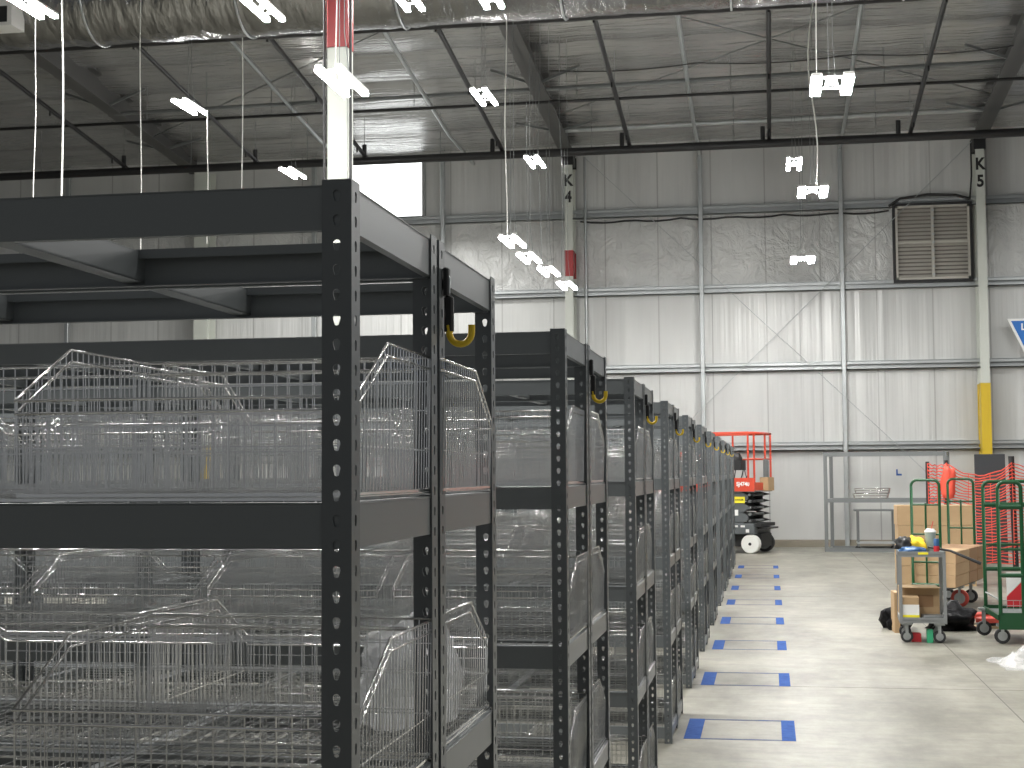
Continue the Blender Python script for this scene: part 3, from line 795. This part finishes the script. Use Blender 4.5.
for a_, b_, c_, d2_ in ((-.44, -.37, .54, .58), (-.31, -.22, .54, .58), (-.20, -.13, .43, .50)): MB().box(a_, b_, .02, .03, c_, d2_).build('sticker', M['white'], t)
text('lettering', 'SJ4740', .115, M['white'], t, (-.235, -.014, 1.43), sx=.9)

# ------------------------------------------------------------------ shelf frame by the wall and what is on it
t = thing('shelf_frame', 'bare grey steel shelf frame standing empty against the back wall', 'shelf', (1.14, 31.85, 0), R(-10))
w_, d_ = 2.50, .95
for x in (0, w_ - .07):
    for y in (0, d_ - .05):
        MB().box(x, x + .07, y, y + .05, 0, 2.09).build('upright', M['galv_dark'], t)
for z in (.0, 1.03, 2.0):
    for y in (-.01, d_ - .04): MB().box(.06, w_ - .06, y, y + .045, z, z + .08).build('long_beam', M['galv_dark'], t)
    for x in (.02, w_ - .05): MB().box(x, x + .03, .05, d_ - .05, z, z + .07).build('end_beam', M['galv'], t)
for n, (z, lb) in enumerate(((1.112, 'lower of the two wire trays stacked on the grey shelf frame'), (1.222, 'upper of the two wire trays stacked on the grey shelf frame'))):
    mb = MB()
    for i in range(15):
        x = -.34 + .68 * i / 14; mb.wire((x, 0, 0), (x, 0, .10), .004); mb.wire((x, .42, 0), (x, .42, .10), .004); mb.wire((x, 0, 0), (x, .42, 0), .004)
    for i in range(8):
        y = .42 * i / 7; mb.wire((-.34, y, 0), (.34, y, 0), .004); mb.wire((-.34, y, 0), (-.36, y, .10), .004); mb.wire((.34, y, 0), (.36, y, .10), .004)
    for z2 in (.0, .05, .10): mb.tube([(-.35, 0, z2), (.35, 0, z2), (.35, .42, z2), (-.35, .42, z2)], .006, 5, closed=True)
    o = tag(mb.build('wire_tray', M['chrome']), lb, 'tray', 'wire trays on the shelf frame'); o.location = (2.12 + .03 * n, 31.95, z)
    mb = MB()
t = thing('rolling_table', 'small grey rolling table standing under the bare shelf frame', 'table', (1.80, 32.0, 0))
MB().bevbox(-.03, .85, 0, .5, .84, .875, .01).build('table_top', M['galv_dark'], t)
for x in (.03, .76):
    for y in (.03, .44): MB().box(x, x + .035, y, y + .035, .10, .84).build('leg', M['galv_dark'], t)
for x in (.045, .775):
    for y in (.045, .455): MB().cyl((x, y, .05), 'y', .05, .03, 14).build('caster', M['rubber'], t)
MB().box(.02, .80, .02, .48, .16, .19).build('lower_shelf', M['galv'], t)
mb = MB().box(0, .035, 0, .004, 0, .14).box(0, .12, 0, .004, 0, .04)
o = tag(mb.build('wall_tape', M['blue_tape']), 'small blue tape letter L stuck on the back wall', 'tape'); o.location = (2.80, WY - .006, 1.58)
# hanging triangle sign
t = thing('hanging_sign', 'blue triangular sign with a white edge at the right edge, on the wall', 'sign', (5.27, 33.70, 4.97))
MB().prism([(-.05, .03), (1.75, .03), (.85, -1.95)], 0, .02).build('white_border', M['white'], t)
MB().prism([(.03, -.02), (1.67, -.02), (.85, -1.80)], -.006, .0).build('blue_face', M['blue_sign'], t)
text('lettering', 'LE', .20, M['white'], t, (.33, -.009, -.16))

# ------------------------------------------------------------------ cartons, carts and clutter at the right
def carton(name, lb, x, y, z, w, d, h, rz=0., group=None, m='cardboard'):
    t = thing(name, lb, 'box', (x, y, z), rz, group)
    MB().bevbox(0, w, 0, d, 0, h, .006).build('box_body', M[m], t)
    MB().box(w * .0 + .0, w, d / 2 - .025, d / 2 + .025, h - .001, h + .001).build('packing_tape', M['tape_brown'], t)
    return t
for k, z in enumerate((0, .295, .59, .885)):
    carton('long_carton', ['bottom', 'second lowest', 'second highest', 'topmost'][k] + ' of the long cartons stacked behind the green cart hoops', 1.86 + random.uniform(-.01, .01), 22.5, z, 1.10, .6, .29, 0, 'long cartons')
# U-boat cart 1
def hoop(x0, x1, z0, z1, y, r=.017, rc=.07):
    pts = [(x0, y, z0), (x0, y, z1 - rc)]
    for a in range(180, 89, -18): pts.append((x0 + rc + rc * cos(R(a)), y, z1 - rc + rc * sin(R(a))))
    for a in range(90, -1, -18): pts.append((x1 - rc + rc * cos(R(a)), y, z1 - rc + rc * sin(R(a))))
    pts += [(x1, y, z0)]
    return MB().tube(pts, r, 10)
def caster(parent, x, y, r=.09, wm='rubber', zt=.26):
    c = MB().lathe((x, y, r), [(r * .9, -.022), (r, -.014), (r, .014), (r * .9, .022)], 20, 'y').build('caster_wheel', M[wm], parent)
    MB().lathe((x, y - .024, r), [(r * .62, 0), (r * .5, .004)], 18, 'y').build('wheel_disc', M['galv'], c)
    MB().box(x - .015, x + .015, y - .034, y - .028, r - .02, zt - .02).box(x - .015, x + .015, y + .028, y + .034, r - .02, zt - .02).box(x - .05, x + .05, y - .05, y + .05, zt - .022, zt).build('caster_fork', M['galv'], c)
    return c
t = thing('stocking_cart', 'green stocking cart with two tall hoop ends, loaded with cartons', 'cart', (1.84, 18.3, 0), R(-18))
hw = .165
MB().bevbox(-.25, .25, .02, 2.1, .265, .30, .01).build('deck', M['black'], t)
for y, nm in ((0, 'end_hoop'), (2.12, 'end_hoop')):
    h_ = hoop(-hw, hw, .27, 1.575, y).build(nm, M['green'], t)
    mb = MB()
    for z in (1.28, .93, .60): mb.tube([(-hw, y, z), (hw, y, z)], .012, 8)
    mb.tube([(0, y, .28), (0, y, 1.30)], .012, 8); mb.tube([(-hw - .015, y, .33), (hw + .04, y, .33)], .022, 8)
    mb.build('hoop_bars', M['green'], h_)
caster(t, -.14, .25, .075); caster(t, .20, .9, .11, 'red_jack'); caster(t, .20, 1.6, .085); caster(t, -.14, 1.9, .075)
# cartons on cart 1 (stand on its deck)
ca, sa = cos(R(-18)), sin(R(-18))
def on_cart(lx, ly): return (1.84 + ca * lx - sa * ly, 18.3 + sa * lx + ca * ly)
n = 0
for row in range(3):
    for lev in range(3):
        x, y = on_cart(-.20 + .005 * lev, (.06, .92, 1.45)[row])
        pos = ['bottom', 'middle', 'top'][lev]
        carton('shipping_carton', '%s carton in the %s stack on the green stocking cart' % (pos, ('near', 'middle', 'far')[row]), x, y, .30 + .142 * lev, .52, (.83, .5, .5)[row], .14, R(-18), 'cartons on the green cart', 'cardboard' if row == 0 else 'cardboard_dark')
x, y = on_cart(.05, .55)
# cart 2: green panel cart running out of the picture
t = thing('panel_cart', 'green cart with tall hoops and a solid deck skirt at the right edge', 'cart', (2.17, 15.0, 0), 0)
MB().box(0, 1.5, -.01, .01, .15, .31).box(-.01, .01, -.01, 1.0, .24, .29).box(0, 1.5, .99, 1.01, .20, .30).build('skirt', M['green'], t)
MB().box(0.01, 1.5, 0.01, .99, .24, .265).build('deck', M['galv_dark'], t)
specs = ((.02, .235, .0), (.02, .52, 1.0), (.30, .60, .0), (.58, .95, 1.0), (.68, 1.0, .0))
for x0, x1, y in specs:
    h_ = hoop(x0, x1, .30, 1.57, y, .019, .06).build('hoop', M['green'], t)
    for z, rr in ((1.33, .026), (.92, .014), (.67, .022)): MB().tube([(x0, y, z), (x1, y, z)], rr, 8).build('hoop_bar', M['green'], h_)
mb = MB()
for i in range(12): mb.wire((.02 + .12 * i, 1.0, .33), (.02 + .12 * i, 1.0, .52), .004)
for i in range(24): mb.wire((.02 + .06 * i, .0, .33), (.02 + .06 * i, .0, .43), .003)
for z in (.38, .43): mb.wire((.02, 0, z), (1.45, 0, z), .004)
mb.tube([(.02, .0, .43), (.02, 1.0, .43)], .008, 6)
mb.build('wire_side', M['galv'], t)
caster(t, .05, .14, .075, zt=.19); caster(t, -.02, .88, .075, zt=.28); caster(t, 1.4, .12, .075, zt=.19); caster(t, 1.4, .88, .075, zt=.28)
MB().prism([(.15, .36), (.42, .36), (.42, .62), (.35, .66), (.15, .46)], .45, .47).build('_x', M['red_item'], None)
o = col.objects['_x']; o.name = 'folded_bag'; o.location = (2.17, 15.0, -.03); tag(o, 'red and white folded bag standing on the deck of the green panel cart', 'bag')
MB().prism([(.15, .47), (.35, .67), (.42, .63), (.42, .70), (.15, .70)], .452, .468).build('white_flap', M['white'], o)

# pallet jack forks
t = thing('pallet_jack', 'red pallet jack fork lying between the black bag and the green panel cart', 'jack', (2.05, 16.95, 0), R(-60))
MB().bevbox(-.08, .08, -.1, 1.1, .065, .12, .01).build('fork', M['red_jack'], t)
MB().bevbox(.38, .54, -.1, 1.1, .065, .12, .01).build('fork', M['red_jack'], t)
for x in (0, .46): MB().cyl((x, 0.05, .04), 'x', .04, .07, 12).build('fork_roller', M['rubber'], t)
MB().bevbox(-.05, .51, 1.05, 1.25, .07, .35, .02).build('frame', M['red_jack'], t)
o = tag(MB().bevbox(-.06, .06, 0, .8, 0, .03, .004).build('wood_plank', M['wood']), 'short pale plank lying beside the red pallet jack fork', 'plank'); o.location = (2.05, 16.45, 0); o.rotation_euler.z = R(-62)

# service cart
t = thing('service_cart', 'small grey two-shelf service cart on casters at the right', 'cart', (1.245, 15.08, 0), R(-3))
W_, D_ = .45, .66
for z in (.86, .215):
    MB().box(0, W_, 0, D_, z, z + .012).box(0, W_, 0, .012, z - .02, z + .035).box(0, W_, D_ - .012, D_, z - .02, z + .035).box(0, .012, 0, D_, z - .02, z + .035).box(W_ - .012, W_, 0, D_, z - .02, z + .035).build('tray', M['cart_grey'], t)
for x in (0, W_ - .032):
    for y in (-.004, D_ - .028): MB().box(x, x + .032, y, y + .032, .19, .87).build('post', M['cart_grey'], t)
for x in (.07, W_ - .07):
    for y in (.08, D_ - .08): caster(t, x, y, .06, zt=.195)
def at_cart(lx, ly, z): return (1.245 + lx * cos(R(-3)) - ly * sin(R(-3)), 15.08 + lx * sin(R(-3)) + ly * cos(R(-3)), z)
def blob(name, m, lx, sx, sy, sz, seed, amp=.25, parent=None, sub=3):
    import bmesh
    from mathutils import noise
    bm = bmesh.new(); bmesh.ops.create_icosphere(bm, subdivisions=sub, radius=1)
    for v in bm.verts:
        n = noise.noise(v.co * 1.6 + Vector((seed, seed * 2, 0))) + .5 * noise.noise(v.co * 4 + Vector((seed, 0, seed)))
        c = v.co * (1 + amp * n); c.z = max(c.z, -.55); v.co = Vector((c.x * sx, c.y * sy, (c.z + .55) * sz))
    me = bpy.data.meshes.new(name); bm.to_mesh(me); bm.free()
    for p in me.polygons: p.use_smooth = True
    me.materials.append(m); return ob(name, me, parent)
o = tag(blob('work_jacket', M['jacket'], 0, .11, .12, .10, 3, .5), 'bunched yellow work jacket on top of the grey service cart', 'jacket'); o.location = at_cart(.17, .25, .875)
c = blob('dark_lining', M['black'], 0, .09, .10, .085, 9, .5, o); c.location = (-.10, -.02, .03)
o = tag(blob('tool_pouch', M['blue_item'], 0, .13, .10, .045, 5, .3), 'dark blue pouch lying in front of the yellow jacket on the service cart', 'pouch'); o.location = at_cart(.14, .10, .873)
o = thing('drink_cup', 'large pale takeaway cup with lid and straw on the service cart', 'cup', at_cart(.325, .30, .872))
MB().lathe((0, 0, 0), [(.038, 0), (.055, .20)], 20).build('cup_body', M['cup'], o)
MB().lathe((0, 0, .20), [(.058, 0), (.058, .015), (.045, .02), (.04, .035)], 20).build('lid', M['white'], o)
MB().tube([(0.01, 0, .23), (.03, .0, .31)], .004, 6).build('straw', M['red_item'], o)
o = thing('drink_can', 'tall blue and red drink can on the corner of the service cart', 'can', at_cart(.37, .08, .872))
MB().lathe((0, 0, 0), [(.022, 0), (.028, .01), (.028, .075)], 18).build('lower_body', M['red_item'], o)
MB().lathe((0, 0, .075), [(.028, 0), (.028, .06), (.023, .07)], 18).build('upper_body', M['blue_item'], o)
o = tag(MB().tube([at_cart(.30, .18, .93), at_cart(.50, .05, .90), at_cart(.78, .0, .78)], [.011, .012, .016], 10).build('umbrella', M['black']), 'long black umbrella sticking out to the right from the service cart top', 'umbrella')
o = tag(MB().box(0, .11, -.004, .0, 0, .022).build('paper_label', M['lemon']), 'yellow sticker on the front edge of the service cart top', 'sticker'); o.location = at_cart(.19, -.001, .865)
# lower shelf of the service cart
o = thing('open_carton', 'open tan carton leaning inside the lower shelf of the service cart', 'box', at_cart(.02, .28, .228))
MB().bevbox(0, .38, 0, .3, 0, .30, .006).build('box_body', M['cardboard'], o)
MB().box(0, .38, -.12, -.002, .296, .302).build('flap', M['cardboard'], o)
MB().box(.17, .32, -.003, 0, .10, .22).build('printed_panel', M['cardboard_dark'], o)
o = thing('small_carton', 'small carton with a white and yellow label on the service cart lower shelf', 'box', at_cart(.02, .02, .228))
MB().bevbox(0, .17, 0, .2, 0, .22, .004).build('box_body', M['cardboard'], o)
MB().box(.0, .17, -.003, .0, 0, .145).build('white_label', M['label'], o)
MB().box(.0, .17, -.005, -.003, 0, .045).build('yellow_strip', M['lemon'], o)
o = tag(MB().bevbox(0, .2, 0, .2, 0, .04, .01).build('grey_tray', M['galv_dark']), 'flat grey tool tray beside the labelled carton on the service cart', 'tray'); o.location = at_cart(.22, .03, .228)
o = tag(MB().bevbox(0, .09, 0, .12, 0, .085, .008).build('red_case', M['red_item']), 'dark red case on the floor under the service cart', 'case'); o.location = at_cart(.12, .12, 0)
o = tag(MB().bevbox(0, .06, 0, .08, 0, .13, .006).build('green_bottle', M['green_item']), 'green pack standing on the floor under the service cart', 'pack'); o.location = at_cart(.26, .06, 0)
# carton leaning left of the cart and the bags
o = carton('flattened_carton', 'flattened tan carton standing at the left of the service cart', 1.27, 16.0, 0, .06, .3, .42, R(2), None, 'cardboard')
o = tag(blob('rubbish_bag', M['bag'], 0, .15, .20, .15, 11, .6), 'black rubbish bag on the floor left of the service cart', 'bag'); o.location = (1.33, 16.45, 0)
o = tag(blob('rubbish_bag', M['bag'], 0, .26, .26, .17, 21, .6), 'big black rubbish bag on the floor right of the service cart', 'bag'); o.location = (1.88, 16.45, 0)
# film on the floor
from mathutils import noise as NZ
mb = MB(); nn = 46; vs = []
for i in range(nn + 1):
    for j in range(nn + 1):
        u, v = i / nn, j / nn; x = (u - .5) * 1.15; y = (v - .5) * .9
        edge = max(0, 1 - ((2 * u - 1) ** 2 + (2 * v - 1) ** 2))
        wx = .12 * NZ.noise(Vector((x * 2, y * 2, 4)))
        z = .004 + edge * (.10 + .22 * abs(NZ.noise(Vector((x * 4, y * 4, 1)))) + .10 * abs(NZ.noise(Vector((x * 13, y * 13, 2)))))
        vs.append((x + wx + .07 * NZ.noise(Vector((x * 6, y * 6, 9))), y + .1 * NZ.noise(Vector((x * 5, y * 5, 7))), z))
mb.add(vs, [(i * (nn + 1) + j, (i + 1) * (nn + 1) + j, (i + 1) * (nn + 1) + j + 1, i * (nn + 1) + j + 1) for i in range(nn) for j in range(nn)], False)
o = tag(mb.build('plastic_film', M['film']), 'crumpled clear plastic film lying on the floor at the right edge', 'plastic film'); o.location = (2.50, 13.55, 0)
o = tag(MB().bevbox(0, .5, 0, .3, 0, .03, .004).build('cardboard_sheet', M['wood']), 'pale cardboard sheet on the floor beneath the plastic film', 'sheet'); o.location = (2.45, 14.1, 0)
# safety fence
t = thing('safety_fence', 'orange plastic safety netting strung on black stakes at the right', 'fence', (0, 0, 0))
st = [(2.66, 26.0), (2.97, 26.0), (4.03, 26.0), (5.4, 26.8)]
for i, (x, y) in enumerate(st):
    MB().tube([(x + (.03 if i == 2 else 0), y, 0), (x, y, (1.84, 1.86, 1.92, 1.9)[i])], .033 if i != 2 else .05, 8).build('stake', M['black'], t)
mb = MB()
for s in range(3):
    (xa, ya), (xb, yb) = st[s], st[s + 1]
    L = math.hypot(xb - xa, yb - ya); m = 12; sag = (.03, .20, .12)[s]
    nrow = 31
    def pt(u, q):
        ztop = 1.80 - sag * 4 * u * (1 - u) * (1 - q * .6)
        z = ztop - q * (1.68 - .1 * 4 * u * (1 - u))
        return (xa + (xb - xa) * u, ya + (yb - ya) * u - .04 - .05 * sin(u * 9 + q * 3), max(.05, z + .012 * sin(u * 20 + q * 31)))
    for k in range(nrow):
        mb.tube([pt(i / m, k / (nrow - 1)) for i in range(m + 1)], .0112, 4, smooth=False)
    nc = max(2, int(L / .3))
    for c in range(nc + 1):
        mb.tube([pt(c / nc, q / 11) for q in range(12)], .006, 4, smooth=False)
mb.build('netting', M['orange_net'], t)
b2 = blob('bunched_netting', M['orange_net'], 0, .11, .08, .38, 4, .5, t, 3); b2.location = (2.99, 25.86, 1.22)
o = tag(MB().bevbox(-.27, .27, 0, .04, 0, 1.98, .004).build('dark_board', M['board']), 'dark board standing on end behind the orange netting, against the yellow column foot', 'board'); o.location = (3.98, 28.0, 0); o.rotation_euler = (R(-2), 0, R(3))

# ------------------------------------------------------------------ light
wd = bpy.data.worlds.new('warehouse'); sc.world = wd; wd.use_nodes = True
wd.node_tree.nodes['Background'].inputs[0].default_value = (.92, .96, 1, 1); wd.node_tree.nodes['Background'].inputs[1].default_value = .18
def area(x, y, z, p, sx=1.2, sy=.4, c=(1, .99, .965)):
    l = bpy.data.lights.new('added_fill_light', 'AREA'); l.energy = p; l.shape = 'RECTANGLE'; l.size = sx; l.size_y = sy; l.color = c
    o = bpy.data.objects.new('added_fill_light', l); col.objects.link(o); o.location = (x, y, z); return o
# added area lights outside the picture: fill from the right and above the racks
for x in (2.6, 6.5, 10.5):
    for y in (4, 9, 14): area(x, y, 7.6, 70)
for x in (7.2, 10.5):
    for y in (19, 24, 30): area(x, y, 7.4, 95)
for x in (-2.2, -5.2, -8.4, -11.8):
    for y in (6.2, 10.8, 15.4): area(x, y, 7.5, 270, 1.2, .25)

for x in (-7.4, -10.2): area(x, 31.4, 7.2, 150)  # added lights brightening the left back wall, hidden behind the nearest rack beam

sc.view_settings.view_transform = 'Standard'; sc.view_settings.look = 'None'; sc.view_settings.exposure = 0; sc.view_settings.gamma = 1
sc.view_settings.use_curve_mapping = False
sc.cycles.use_denoising = True
sc.cycles.max_bounces = 8; sc.cycles.diffuse_bounces = 3; sc.cycles.glossy_bounces = 4; sc.cycles.transparent_max_bounces = 16
sc.cycles.sample_clamp_indirect = 6.
